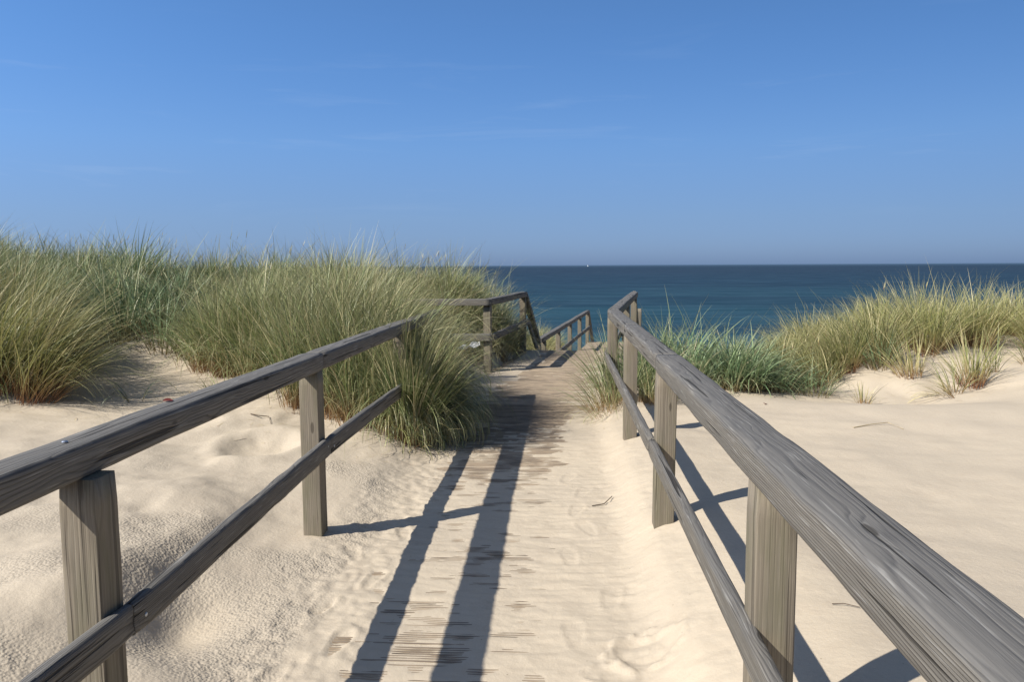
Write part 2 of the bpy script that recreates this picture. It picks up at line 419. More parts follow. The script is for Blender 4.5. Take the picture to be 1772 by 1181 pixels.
# sea: one sheet to the horizon
SEA_Z = -12.0
sx = [-60000, -20000, -6000, -2000, -600, -200, 0, 200, 600, 2000, 6000, 20000, 60000]
sy = [60, 120, 200, 350, 700, 1500, 4000, 12000, 60000]
sv = [(x, y, SEA_Z) for y in sy for x in sx]
sq = [(j * len(sx) + i, j * len(sx) + i + 1, (j + 1) * len(sx) + i + 1, (j + 1) * len(sx) + i) for j in range(len(sy) - 1) for i in range(len(sx) - 1)]
me = np_mesh('sea', sv, sq, False); me.materials.append(M['sea'])
tag(link(bpy.data.objects.new('sea', me)), kind='structure')

# ------------------------------------------------------------------ timber pieces
def timber(name, p0, p1, w, h, mat, parent, round_=.010, wob=.004, seed=None, up=(0, 0, 1), seg=.08, chew=.0025):
    """a beam from p0 to p1 along its own x axis: worn rounded edges, slight warp, uneven surface"""
    p0 = Vector(p0); p1 = Vector(p1); L = (p1 - p0).length
    rs = np.random.RandomState(seed if seed is not None else random.randrange(10 ** 6))
    xax = (p1 - p0).normalized(); u = Vector(up)
    yax = u.cross(xax).normalized(); zax = xax.cross(yax).normalized()
    n = max(2, int(L / seg))
    prof = []
    rw = min(round_, w * .45, h * .45)
    for cx, cy, a0 in ((w / 2 - rw, h / 2 - rw, 0), (-w / 2 + rw, h / 2 - rw, 90), (-w / 2 + rw, -h / 2 + rw, 180), (w / 2 - rw, -h / 2 + rw, 270)):
        for k in range(4):
            a = R(a0 + 30 * k); prof.append((cx + rw * math.cos(a), cy + rw * math.sin(a)))
    # extra points along the flats
    pr = []
    for i in range(len(prof)):
        a = prof[i]; b = prof[(i + 1) % len(prof)]; pr.append(a)
        d = math.hypot(a[0] - b[0], a[1] - b[1])
        if d > .03:
            for q in (1, 2): pr.append((a[0] + (b[0] - a[0]) * q / 3, a[1] + (b[1] - a[1]) * q / 3))
    pr = np.array(pr); m = len(pr)
    xx = np.linspace(0, L, n + 1)
    o1, o2 = rs.rand() * 100, rs.rand() * 100
    dy = wob * (vnoise(xx * .9 + o1, xx * 0, 1) + .4 * vnoise(xx * 3.1 + o1, xx * 0, 2))
    dz = wob * (vnoise(xx * .9 + o2, xx * 0, 3) + .4 * vnoise(xx * 3.1 + o2, xx * 0, 4))
    tp = np.sqrt(np.sin(np.linspace(0, math.pi, n + 1)).clip(0)); dy *= tp; dz *= tp
    ang = np.arange(m) / m
    V = []
    for i, x in enumerate(xx):
        inset = .004 if i in (0, n) else 0
        nz = vnoise(np.full(m, x * 6 + o1), np.abs(ang - .5) * 40, 7) * chew
        sc = 1 + (nz - inset) / (np.hypot(pr[:, 0], pr[:, 1]))
        V.append(np.c_[np.full(m, x), pr[:, 0] * sc + dy[i], pr[:, 1] * sc + dz[i]])
    V = np.concatenate(V)
    k = np.arange(m); k2 = (k + 1) % m
    Q = np.concatenate([np.c_[i * m + k, (i + 1) * m + k, (i + 1) * m + k2, i * m + k2] for i in range(n)])
    Q = Q[:, ::-1]
    me = bpy.data.meshes.new(name)
    faces = [tuple(q) for q in Q.tolist()] + [tuple(range(m))[::-1], tuple(range(n * m, n * m + m))]
    me.from_pydata(V.tolist(), [], faces)
    # orientation check: make sure the normals point out
    me.polygons.foreach_set('use_smooth', np.r_[np.full(len(Q), True), [False, False]])
    import bmesh
    bm = bmesh.new(); bm.from_mesh(me); bmesh.ops.recalc_face_normals(bm, faces=bm.faces); bm.to_mesh(me); bm.free()
    me.materials.append(mat)
    o = link(bpy.data.objects.new(name, me))
    mw = Matrix((xax, yax, zax)).transposed().to_4x4(); mw.translation = p0
    o.rotation_euler = mw.to_euler(); o.location = p0
    return child(o, parent)

PW = .11          # posts
HW, HH = .125, .10  # handrail
TOP = 1.105
def gz(x, y): return float(ground([x], [y], False)[0])
def bolt(loc, parent, r=.011, axis='Z'):
    import bmesh
    me = bpy.data.meshes.new('bolt'); bm = bmesh.new()
    bmesh.ops.create_uvsphere(bm, u_segments=12, v_segments=8, radius=r)
    for v in bm.verts:
        if axis == 'Z': v.co.z *= .5
        else: v.co.x *= .5
    bm.to_mesh(me); bm.free(); me.materials.append(M['zinc'])
    o = link(bpy.data.objects.new('bolt', me)); o.location = Vector(loc)
    if parent is not None:
        bpy.context.view_layer.update()
        o.parent = parent; o.matrix_parent_inverse = parent.matrix_world.inverted()
    return o

def post(x, y, top, parent, rot=0, bottom=None, w=PW, lean=(0, 0)):
    b = (gz(x, y) - .45) if bottom is None else bottom
    up = (math.sin(rot), math.cos(rot), 0)
    return timber('post', (x - lean[0], y - lean[1], b), (x, y, top), w, w, M['post'], parent, .006, .0015, up=up, chew=.0012)

# near left railing
LP = [(-1.41, -2.32), (-1.375, -.12), (-1.350, 2.08), (-1.415, 4.28), (-1.405, 6.72), (-1.39, 8.66)]
t = thing('railing', 'nearest left timber railing, its far end buried under a drooping grass clump', 'railing', (-1.4, 2.1, 0), 'timber railings')
posts_l = [post(x, y, TOP - HH + .002, t) for x, y in LP]
for a, b in ((0, 1), (1, 3), (3, 5)):
    e0 = LP[a][1] + (.0015 if a else -.1); e1 = LP[b][1] + (-.0015 if b < 5 else .07)
    # joints sit at the far edge of the post
    sh = .05
    hr = timber('handrail', (LP[a][0], e0 + (sh if a else 0), TOP - HH / 2), (LP[b][0], e1 + (sh if b < 5 else 0), TOP - HH / 2), HW, HH, M['rail'], t, .016, .003, chew=.0022)
    if (a, b) == (1, 3): bolt((-1.405, 2.07, TOP + .001), hr, .0085)
for a, b in ((0, 2), (2, 3), (3, 4)):
    off = PW / 2 + .018
    e0 = LP[a][1] + .04; e1 = LP[b][1] + .037
    lr = timber('lower_rail', (LP[a][0] + off - (.012 if a == 0 else 0), e0, .555), (LP[b][0] + off, e1, .555 + (.004 if b == 3 else 0)), .042, .105, M['rail'], t, .014, .005, chew=.003)
    if a >= 2:
        bolt((LP[b][0] + off + .021, LP[b][1] - .02, .57), lr, .007, 'X'); bolt((LP[a][0] + off + .021, LP[a][1] + .1, .545), lr, .007, 'X')

# near right railing, bending with the walkway to the stair head
RP = [(.575, -2.32), (.575, -.12), (.58, 2.08), (.598, 4.28), (.603, 6.48), (.605, 8.70)]
R5 = bent(1.025, 11.6); R6 = bent(1.025, 14.45)
RP += [(R5.x, R5.y), (R6.x, R6.y)]
t = thing('railing', 'right timber railing, its thick handrail passing close to the viewer', 'railing', (.6, 2.1, 0), 'timber railings')
for i, (x, y) in enumerate(RP): post(x, y, TOP - HH + .002, t, BEND if i > 5 else 0, lean=(.012, 0) if i == 3 else (0, 0))
for a, b in ((0, 1), (1, 3), (3, 4), (4, 5), (5, 7)):
    p0 = Vector((RP[a][0], RP[a][1], TOP - HH / 2)); p1 = Vector((RP[b][0], RP[b][1], TOP - HH / 2)); d = (p1 - p0).normalized()
    p0.x += .006; p1.x += .006; p0 += d * (.002 if a else -.1); p1 += d * (-.002 if b < 7 else .09)
    if a == 5: p0 += d * .02
    timber('handrail', p0, p1, HW + (.02 if a == 1 else .008), HH + (.004 if a == 1 else 0), M['rail'], t, .022 if a == 1 else .018, .0025, chew=.0018)
for a, b in ((0, 1), (1, 3), (3, 5), (5, 7)):
    off = PW / 2 + .020
    p0 = Vector((RP[a][0] - off, RP[a][1], .582)); p1 = Vector((RP[b][0] - off, RP[b][1], .582)); d = (p1 - p0).normalized()
    timber('lower_rail', p0 + d * .002, p1 - d * .002, .044, .088, M['rail'], t, .012, .0025, chew=.0014)
# stair section of the same railing: down to a taller newel beside the stairs' foot
R7 = bent(1.06, 16.15)
q = bent(1.025, 14.55)
timber('handrail', (q.x, q.y, TOP - .03), (R7.x, R7.y - .06, .10), .06, .11, M['rail'], t, .012)
post(R7.x, R7.y, .70, t, BEND, bottom=-1.5)

# railing beyond the side bay: across, along the bent walkway and down the stairs
cn = bent(-1.02, 11.36); c2 = bent(-1.02, 13.05); c3 = bent(-1.02, 14.42); c4 = bent(-1.02, 16.05)
t = thing('railing', 'short timber railing beyond the left grass clump, with a corner and a steep stair rail', 'railing', (cn.x, cn.y, 0), 'timber railings')
post(cn.x, cn.y, TOP - HH + .002, t, BEND); post(c3.x - .02, c3.y - .12, TOP - HH + .002, t, BEND)
post(cn.x - 1.75, cn.y + .06, TOP - HH + .002, t, 0)
post(c4.x, c4.y, LAND_Z + TOP - .12, t, BEND, bottom=-1.6)
timber('handrail', (cn.x - 1.85, cn.y - .01, TOP - HH / 2), (cn.x + .06, cn.y - .07, TOP - HH / 2), .11, HH, M['rail'], t, .008)
timber('handrail', (cn.x + .005, cn.y + .0, TOP - HH / 2), (c3.x, c3.y, TOP - HH / 2 + .004), HW, HH, M['rail'], t, .012)
timber('handrail', (c3.x + .01, c3.y + .0, TOP - HH / 2 - .01), (c4.x, c4.y, LAND_Z + TOP - HH / 2 - .02), HW * .9, HH, M['rail'], t, .012)
timber('lower_rail', (cn.x - 1.85, cn.y - PW / 2 - .03, .53), (cn.x + .09, cn.y - PW / 2 - .035, .53), .045, .11, M['rail'], t, .008)
off = bent(-1.02 + PW / 2 + .026, 11.36) - cn
timber('lower_rail', (cn.x + off.x, cn.y + off.y - .02, .53), (c3.x + off.x, c3.y + off.y, .54), .045, .11, M['rail'], t, .008)
timber('lower_rail', (c3.x + off.x, c3.y + off.y, .53), (c4.x + off.x, c4.y + off.y, LAND_Z + .53), .045, .11, M['rail'], t, .008)

# lower landing railing
t = thing('railing', 'small distant railing on the lower landing beyond the stairs', 'railing', tuple(c4), 'timber railings')
lp = [bent(-1.02, a) for a in (16.75, 19.1, 21.5, 24.0, 26.45)]
for p in lp: post(p.x, p.y, LAND_Z + TOP - HH + .002, t, BEND, bottom=LAND_Z - .9)
e0 = bent(-1.02, 16.15); e1 = bent(-1.02, 26.6)
timber('handrail', (e0.x, e0.y, LAND_Z + TOP - HH / 2), (e1.x, e1.y, LAND_Z + TOP - HH / 2), HW, HH, M['rail'], t, .012, seg=.3)
timber('lower_rail', (e0.x + off.x, e0.y + off.y, LAND_Z + .53), (e1.x + off.x, e1.y + off.y, LAND_Z + .53), .045, .11, M['rail'], t, .008, seg=.3)
e2 = bent(-1.02, 28.4)
timber('handrail', (e1.x, e1.y + .01, LAND_Z + TOP - HH / 2 - .01), (e2.x, e2.y, LAND_Z + TOP - 1.3), HW * .9, HH, M['rail'], t, .012)
timber('lower_rail', (e1.x + off.x, e1.y + off.y + .02, LAND_Z + .52), (e2.x + off.x, e2.y, LAND_Z + .52 - 1.25), .045, .11, M['rail'], t, .008)
post(e2.x, e2.y, LAND_Z + TOP - 1.3, t, BEND, bottom=LAND_Z - 3)

# ------------------------------------------------------------------ boardwalk: ribbed decking boards
def ribbed(name, a0, a1, hw, z, parent, frame, board=.145, gap=.006, pitch=.0181, rib=.0095, depth=.005, seed=1, mat='deck'):
    """boards laid across the walkway; local x runs along each board (so the grain does too)"""
    rs = np.random.RandomState(seed)
    V = []; F = []
    def quad(*p):
        i = len(V); V.extend(p); F.append(tuple(range(i, i + 4)))
    y = a0
    while y < a1:
        l = -hw + rs.uniform(-.012, .012); r = hw + rs.uniform(-.012, .012); dz = rs.uniform(-.0012, .0012); tl = rs.uniform(-.001, .001)
        nr = int((board - gap) / pitch)
        zb = dz - depth
        yy = y
        zt0, zt1 = dz + tl, dz - tl
        quad((l, y, -.028), (l, y, zb), (r, y, zb), (r, y, -.028))
        for k in range(nr):
            ya = y + k * pitch + .003; yb = ya + rib
            if k == 0: ya = y
            if k: quad((l, yy, zb), (r, yy, zb), (r, ya + .001, zb), (l, ya + .001, zb))
            c = .0012
            quad((l, ya, zb), (r, ya, zb), (r, ya + c, zt1), (l, ya + c, zt0))
            quad((l, ya + c, zt0), (r, ya + c, zt1), (r, yb - c, zt1), (l, yb - c, zt0))
            quad((l, yb - c, zt0), (r, yb - c, zt1), (r, yb, zb), (l, yb, zb))
            yy = yb
        ye = y + board - gap
        quad((l, yy, zb), (r, yy, zb), (r, ye, zb), (l, ye, zb))
        quad((l, ye, zb), (r, ye, zb), (r, ye, -.028), (l, ye, -.028))
        quad((l, y, -.028), (r, y, -.028), (r, ye, -.028), (l, ye, -.028))
        quad((l, y, -.028), (l, ye, -.028), (l, ye, zb), (l, y, zb)); quad((r, y, -.028), (r, y, zb), (r, ye, zb), (r, ye, -.028))
        y += board
    me = bpy.data.meshes.new(name); me.from_pydata(V, [], F)
    me.materials.append(M[mat])
    o = link(bpy.data.objects.new(name, me))
    o.location = frame[0]; o.location.z = z; o.rotation_euler = (0, 0, frame[1])
    return child(o, parent)

t = thing('boardwalk', 'ribbed timber boardwalk half buried in sand, running between the two near railings', 'boardwalk', (PX0, 2, 0))
ribbed('deck', -3, PY0 - .02, .96, 0, t, (Vector((PX0, 0, 0)), 0), seed=3)
ribbed('deck', -.12, STAIR_A - PY0, 1.0, -.005, t, (Vector((PX0, PY0, 0)), -BEND), seed=4, board=.135, pitch=.0195, rib=.0145, depth=.003, mat='deck_dusty')
for s in (-.9, 0, .9):
    timber('bearer', (PX0 + s, -3, -.09), (PX0 + s, PY0, -.09), .06, .11, M['deck'], t, .004, seg=1)
    a, b = bent(s, PY0 + .05), bent(s, STAIR_A - .02)
    timber('bearer', (a.x, a.y, -.095), (b.x, b.y, -.095), .06, .11, M['deck'], t, .004, seg=1)

def plank(name, s0, s1, a0, a1, z, thick, parent):
    p = bent((s0), (a0 + a1) / 2); q = bent((s1), (a0 + a1) / 2)
    return timber(name, (p.x, p.y, z - thick / 2), (q.x, q.y, z - thick / 2), a1 - a0, thick, M['deck'], parent, .005, .001, chew=.0008, seg=.3)
t = thing('staircase', 'timber stairs going down from the boardwalk end towards the beach', 'stairs', tuple(bent(0, STAIR_A)))
for k in range(6):
    a = STAIR_A + .01 + k * .26
    plank('tread', -1.0, 1.0, a, a + .27, -.175 * (k + 1) + .02, .045, t)
for s in (-.92, .92):
    p = bent(s, STAIR_A + .02); q2 = bent(s, LAND_A)
    timber('stringer', (p.x, p.y, -.22), (q2.x, q2.y, LAND_Z - .2), .05, .24, M['deck'], t, .004)
t = thing('boardwalk', 'lower timber landing beyond the stairs, seen as a pale strip below the sea', 'boardwalk', tuple(bent(0, LAND_A)))
ribbed('deck', 0, LAND_B - LAND_A, 1.0, LAND_Z, t, (bent(0, LAND_A), -BEND), seed=5, board=.145, pitch=.0235, rib=.018, depth=.003, mat='deck_dusty')
for s in (-.9, .9):
    a, b = bent(s, LAND_A), bent(s, LAND_B)
    timber('bearer', (a.x, a.y, LAND_Z - .095), (b.x, b.y, LAND_Z - .095), .06, .11, M['deck'], t, .004, seg=1)

# ------------------------------------------------------------------ grass
class Grass:
    def __init__(s, seed): s.r = np.random.RandomState(seed); s.v = []; s.q = []; s.c = []; s.nv = 0
    def blades(s, root, L, az, th0, bend, w, rnd, dry, K=6, p=1.4):
        n = len(L); r = s.r
        tt = np.linspace(0, 1, K + 1)
        mid = (tt[1:] + tt[:-1]) / 2
        th = th0[:, None] + bend[:, None] * mid[None] ** p
        azm = az[:, None] + (r.normal(0, .25, n))[:, None] * mid[None]
        st = (L / K)[:, None]
        dx = st * np.sin(th) * np.cos(azm); dy = st * np.sin(th) * np.sin(azm); dz = st * np.cos(th)
        P = np.zeros((n, K + 1, 3))
        P[:, 1:, 0] = np.cumsum(dx, 1); P[:, 1:, 1] = np.cumsum(dy, 1); P[:, 1:, 2] = np.cumsum(dz, 1)
        P += root[:, None, :]
        ta = az + r.uniform(-1.2, 1.2, n) + math.pi / 2
        wv = np.stack([np.cos(ta), np.sin(ta), r.uniform(-.25, .25, n)], 1)
        prof = np.array([.75 + .35 * math.sin(min(1, x * 2) * math.pi / 2) for x in tt]) * np.clip((1 - tt ** 2.6), .06, 1)
        hw = (w[:, None] * prof[None] / 2)[:, :, None] * wv[:, None, :]
        V = np.stack([P - hw, P + hw], 2).reshape(-1, 3)
        base = s.nv + np.arange(n)[:, None] * 2 * (K + 1)
        k = np.arange(K)[None] * 2
        b = base + k
        s.q.append(np.stack([b, b + 1, b + 3, b + 2], 2).reshape(-1, 4))
        col = np.zeros((n, K + 1, 2, 4), np.float32)
        col[..., 0] = rnd[:, None, None]; col[..., 1] = tt[None, :, None]; col[..., 2] = dry[:, None, None]; col[..., 3] = 1
        s.c.append(col.reshape(-1, 4)); s.v.append(V); s.nv += len(V)
    def tuft(s, x, y, n, rad, L, lean=0., lean_az=0., spread=.55, bend=.7, w=.005, tint=.5, dry=.15, K=6, p=1.4, Lsd=.2, fan=.6, zoff=-.03):
        """n blades from a tuft at x, y: fan = how far outer blades lean out from the middle"""
        r = s.r
        rr = rad * np.sqrt(r.rand(n)); pa = r.rand(n) * 2 * math.pi
        px = x + rr * np.cos(pa); py = y + rr * np.sin(pa)
        z = ground(px, py) + zoff
        ox = np.cos(pa) * fan * rr / max(rad, 1e-6) + lean * math.cos(lean_az) + r.normal(0, spread * .5, n)
        oy = np.sin(pa) * fan * rr / max(rad, 1e-6) + lean * math.sin(lean_az) + r.normal(0, spread * .5, n)
        az = np.arctan2(oy, ox); th0 = np.clip(np.hypot(ox, oy) * .55, 0, 1.2)
        bd = bend * (.35 + r.rand(n) * 1.1) * (.5 + np.hypot(ox, oy))
        LL = L * np.clip(r.normal(1, Lsd, n), .35, 1.5)
        dd = (r.rand(n) < dry) * r.uniform(.5, 1, n) + r.rand(n) * .15
        s.blades(np.stack([px, py, z], 1), LL, az, th0, bd, w * r.uniform(.6, 1.3, n), np.clip(tint + r.normal(0, .34, n), 0, 1), np.clip(dd, 0, 1), K, p)
    def spikes(s, x, y, n, L, lean, lean_az):
        r = s.r
        px = x + r.normal(0, .15, n); py = y + r.normal(0, .15, n); z = ground(px, py) - .02
        az = lean_az + r.normal(0, .8, n); th = np.abs(r.normal(lean * .3, .12, n)); LL = L * r.uniform(.8, 1.1, n)
        root = np.stack([px, py, z], 1); one = np.ones(n)
        bd = r.uniform(.1, .4, n)
        s.blades(root, LL, az, th, bd, .003 * one, .6 * one, .9 * one, 6)
        # the pale ear at the top of each stem
        tip = root + np.stack([np.sin(th + bd * .3) * np.cos(az), np.sin(th + bd * .3) * np.sin(az), np.cos(th + bd * .3)], 1) * (LL * .86)[:, None]
        for q in range(3):
            s.blades(tip, (.13 * r.uniform(.7, 1.2, n)), az + r.normal(0, .4, n), th + bd * .7, r.uniform(.0, .3, n), .006 * one, one, .75 * one, 4)
    def build(s, name, mat, parent=None):
        V = np.concatenate(s.v); loc = Vector((0, 0, 0))
        if parent is not None: V = V - np.array(parent.location)[None]
        me = np_mesh(name, V, np.concatenate(s.q))
        a = me.attributes.new('blade', 'FLOAT_COLOR', 'POINT'); a.data.foreach_set('color', np.concatenate(s.c).ravel())
        me.materials.append(mat)
        o = link(bpy.data.objects.new(name, me))
        if parent is not None: o.parent = parent
        return o

def scatter(seed, poly, n, keep=None):
    """n tuft centres inside a polygon"""
    r = np.random.RandomState(seed); poly = np.array(poly)
    lo, hi = poly.min(0), poly.max(0); out = []
    while len(out) < n:
        p = lo + (hi - lo) * r.rand(2)
        ins = False; j = len(poly) - 1
        for i in range(len(poly)):
            if (poly[i, 1] > p[1]) != (poly[j, 1] > p[1]) and p[0] < (poly[j, 0] - poly[i, 0]) * (p[1] - poly[i, 1]) / (poly[j, 1] - poly[i, 1]) + poly[i, 0]: ins = not ins
            j = i
        if ins and (keep is None or keep(p)): out.append(p)
    return np.array(out)

def mass(name, seed, poly, tufts, per, L, mat, lean=.35, lean_az=.15, w=.0075, dry=.20, rad=.2, tint=None, bend=.8, clump=.42, **kw):
    """dense growth made of clumps: each clump has its own height, lean, tint and edge, and gaps stay between them"""
    g = Grass(seed); r = np.random.RandomState(seed + 100)
    pts = scatter(seed, poly, tufts)
    nc = max(4, int(tufts / 7)); cc = scatter(seed + 7, poly, nc)
    cl = [(r.uniform(.55, 1.2), lean * r.uniform(.1, 1.7), lean_az + r.normal(0, .7), np.clip(r.normal(.5, .28), 0, 1), dry * r.uniform(.2, 2.2)) for _ in range(nc)]
    for x, y in pts:
        d = np.hypot(cc[:, 0] - x, cc[:, 1] - y); k = int(d.argmin())
        hL, ln, la, ti, dr = cl[k]
        edge = float(np.clip(d[k] / clump, 0, 1.4))
        x += (cc[k, 0] - x) * .25; y += (cc[k, 1] - y) * .25
        ox, oy = (x - cc[k, 0]) / clump, (y - cc[k, 1]) / clump
        lx = ln * math.cos(la) + .55 * ox; ly = ln * math.sin(la) + .55 * oy
        g.tuft(x, y, int(per * r.uniform(.6, 1.3)), rad * r.uniform(.5, 1.1), L * hL * (1.08 - .22 * edge) * r.uniform(.85, 1.15),
               math.hypot(lx, ly), math.atan2(ly, lx), w=w, tint=np.clip(ti + r.normal(0, .1), 0, 1), dry=dr, bend=bend * r.uniform(.6, 2.4), **kw)
    # broken, bent-over and dead blades, and pale flowering stems standing above the rest
    for x, y in scatter(seed + 13, poly, int(tufts * .5)):
        g.tuft(x, y, 5, .15, L * 1.05, lean, lean_az, w=w * .8, tint=.8, dry=1, bend=2.4, fan=.9, K=8)
    for x, y in scatter(seed + 17, poly, int(tufts * .10)):
        g.spikes(x, y, 2, L * 1.2, lean, lean_az)
    return tag(g.build(name, mat), kind='stuff')

# the dense dune grass, which nobody could count
mass('dune_grass', 201, [(-2.9, 7.6), (-4.2, 8.3), (-4.6, 9.5), (-3.8, 11), (-2.75, 11), (-2.2, 9.3), (-1.75, 8.2), (-1.7, 7.2)], 250, 120, .86, M['marram'], lean=.30, lean_az=.1)
mass('dune_grass', 202, [(-12, 9.5), (-12, 14), (-2.9, 14), (-2.9, 11.2), (-4.4, 9.8), (-5.6, 8.9)], 430, 85, .80, M['marram'], lean=.35, lean_az=.05, K=5)
mass('dune_grass', 203, [(-8.5, 6.9), (-9, 9.3), (-6.3, 9.2), (-5.2, 8.2), (-5.0, 7.2), (-5.6, 6.7)], 170, 120, .95, M['marram'], lean=.65, lean_az=.15, bend=.7)
mass('lyme_grass', 204, [(-8.5, 9.2), (-8, 11), (-4.9, 10.3), (-4.7, 9.0), (-5.4, 8.6)], 120, 55, .88, M['lyme'], lean=.3, w=.011, dry=.08)
mass('lyme_grass', 212, [(-9.5, 10.2), (-9.5, 12), (-6.3, 12), (-6.2, 10.4)], 80, 60, .70, M['lyme'], lean=.4, w=.011, dry=.08)
mass('lyme_grass', 205, [(-11, 12.2), (-11, 13.2), (-3.4, 12.9), (-3.4, 12.0)], 60, 45, .85, M['lyme'], lean=.3, w=.011, dry=.1)
mass('dune_grass', 206, [(-2.9, 12.0), (-3.4, 14.5), (-2.2, 16), (-.75, 15.4), (-.98, 13.2), (-1.2, 11.75)], 230, 80, .92, M['marram'], lean=.30, lean_az=-.1, K=5)
mass('dune_grass', 207, [(-2.5, 15.5), (-4, 20), (-2.6, 26), (.6, 26.5), (-.05, 20.5), (-.5, 16.5)], 260, 60, .62, M['marram_gold'], lean=.3, lean_az=0, K=4)
mass('dune_grass', 208, [(4.3, 12.0), (4.2, 12.8), (6.5, 13.4), (10, 13.2), (10, 12.4), (7.6, 12.4), (5.8, 12.3)], 110, 75, .62, M['marram_gold'], lean=.2, lean_az=2.4, K=5)
mass('dune_grass', 209, [(2.85, 9.5), (2.8, 10.8), (3.6, 11.8), (4.3, 11.9), (4.3, 11.2), (3.7, 10.2), (3.3, 9.55)], 130, 90, .55, M['marram_gold'], lean=.7, lean_az=2.7, K=5, bend=.8)
mass('dune_grass', 210, [(2.2, 12), (2.2, 16), (5, 17), (5, 13.5), (3.2, 12.4)], 90, 60, .55, M['marram'], lean=.3, lean_az=2.6, K=4)
mass('dune_grass', 211, [(1.5, 11.5), (1.8, 14), (2.6, 14.5), (2.5, 11.5)], 50, 60, .55, M['marram'], lean=.3, lean_az=2.6, K=4)

def tussock(label, mat, loc, fn, seed, group=None):
    z = gz(*loc)
    t = thing('grass_tussock', label, 'grass tussock', (loc[0], loc[1], z), group)
    g = Grass(seed); fn(g); g.build('blades', mat, t)
    return t

# the big clump that falls over the left handrail on to the boardwalk
def f(g):
    r = np.random.RandomState(5)
    for x, y in scatter(301, [(-2.6, 7.0), (-2.5, 8.7), (-1.75, 8.4), (-1.45, 7.3), (-1.5, 6.55), (-1.85, 6.6)], 100):
        g.tuft(x, y, 95, .15, 1.0 * r.uniform(.8, 1.15), .32 * r.uniform(.2, 1.4), r.normal(.05, .5), w=.0075, tint=r.uniform(.1, .9), dry=.22, bend=.9, K=9, spread=.55)
    for x, y in scatter(302, [(-1.9, 7.2), (-1.95, 8.3), (-1.5, 8.1), (-1.46, 7.2)], 34):   # arching over the handrail
        g.tuft(x, y, 85, .11, 1.18 * r.uniform(.75, 1.12), .36, r.normal(-.1, .35), w=.0075, tint=r.uniform(.1, .9), dry=.2, bend=2.2, K=11, spread=.32, p=2.0)
    for x, y in scatter(303, [(-1.50, 6.5), (-1.50, 8.0), (-1.32, 7.9), (-1.20, 6.8)], 56):     # hanging on the walkway side, blades tinted darker to paint in its shade
        g.tuft(x, y, 105, .09, .88 * r.uniform(.65, 1.12), .26, r.normal(-.2, .5), w=.007, tint=r.uniform(0, .35), dry=.10, bend=2.5, K=10, spread=.30, p=1.5)
    for x, y in scatter(306, [(-1.36, 6.42), (-1.36, 6.66), (-1.24, 6.64), (-1.24, 6.46)], 16):   # upright, in front of the third post
        g.tuft(x, y, 70, .08, 1.08 * r.uniform(.75, 1.1), .14, .3, w=.007, tint=r.uniform(.2, .9), dry=.2, bend=.9, K=9, spread=.22, p=2.2)
tussock('big drooping grass clump spilling over the left handrail onto the boardwalk', M['marram'], (-1.6, 7.6), f, 401)
tussock('small bright green tuft under the left lower rail, beside the drooping clump', M['marram_gold'], (-1.40, 6.42),
        lambda g: (g.tuft(-1.46, 6.52, 120, .12, .50, .45, -.4, w=.006, tint=.3, dry=.1, bend=1.6, K=8, fan=.9), g.tuft(-1.28, 6.45, 70, .1, .55, .6, -.6, w=.006, tint=.35, dry=.1, bend=1.8, K=8, fan=.9)), 402)
# right-hand clump
def f(g):
    r = np.random.RandomState(6)
    for x, y in scatter(303, [(1.0, 9.3), (1.1, 10.2), (2.0, 10.4), (2.7, 9.9), (2.5, 9.15), (1.7, 8.95)], 30):
        d = (x - 1.75)
        g.tuft(x, y, 75, .17, (.86 - .22 * max(0, d)) * r.uniform(.75, 1.1), .55 * abs(d) + .1, 0 if d > 0 else math.pi, w=.0135, tint=r.uniform(.1, .95), dry=.10, bend=1.15, K=8, fan=.8, spread=.75)
tussock('broad blue-green clump of wide-bladed grass behind the right handrail', M['lyme'], (1.75, 9.5), f, 403)
tussock('low blue-green tuft on the sand between the broad clump and the yellow right-hand dune', M['lyme'], (2.75, 9.25),
        lambda g: (g.tuft(2.7, 9.35, 130, .2, .5, .4, -.6, w=.009, tint=.5, dry=.1, bend=1.1, K=7), g.tuft(3.05, 9.2, 80, .16, .42, .3, -.5, w=.008, tint=.6, dry=.15, bend=1.1)), 404)
tussock('wispy green tuft growing through the right railing onto the boardwalk edge, orange at its foot', M['marram'], (.55, 8.2),
        lambda g: (g.tuft(.50, 8.25, 210, .18, .62, .35, 2.8, w=.005, tint=.3, dry=.2, bend=1.0, K=8, fan=.9), g.tuft(.5, 7.9, 110, .14, .40, .5, 3.3, w=.0045, tint=.6, dry=.45, bend=1.5, K=8, fan=.9), g.tuft(.62, 8.6, 160, .14, .85, .25, 2.9, w=.006, tint=.25, dry=.1, bend=.7, K=8)), 405)
tussock('dark green tuft just outside the right railing, seen between its posts', M['marram'], (.95, 8.2),
        lambda g: (g.tuft(.92, 8.35, 220, .2, .62, .2, 0, w=.006, tint=.35, dry=.12, bend=.9, K=7), g.tuft(1.05, 8.0, 120, .16, .45, .3, .2, w=.006, tint=.3, dry=.2, bend=1.1, K=7)), 406)
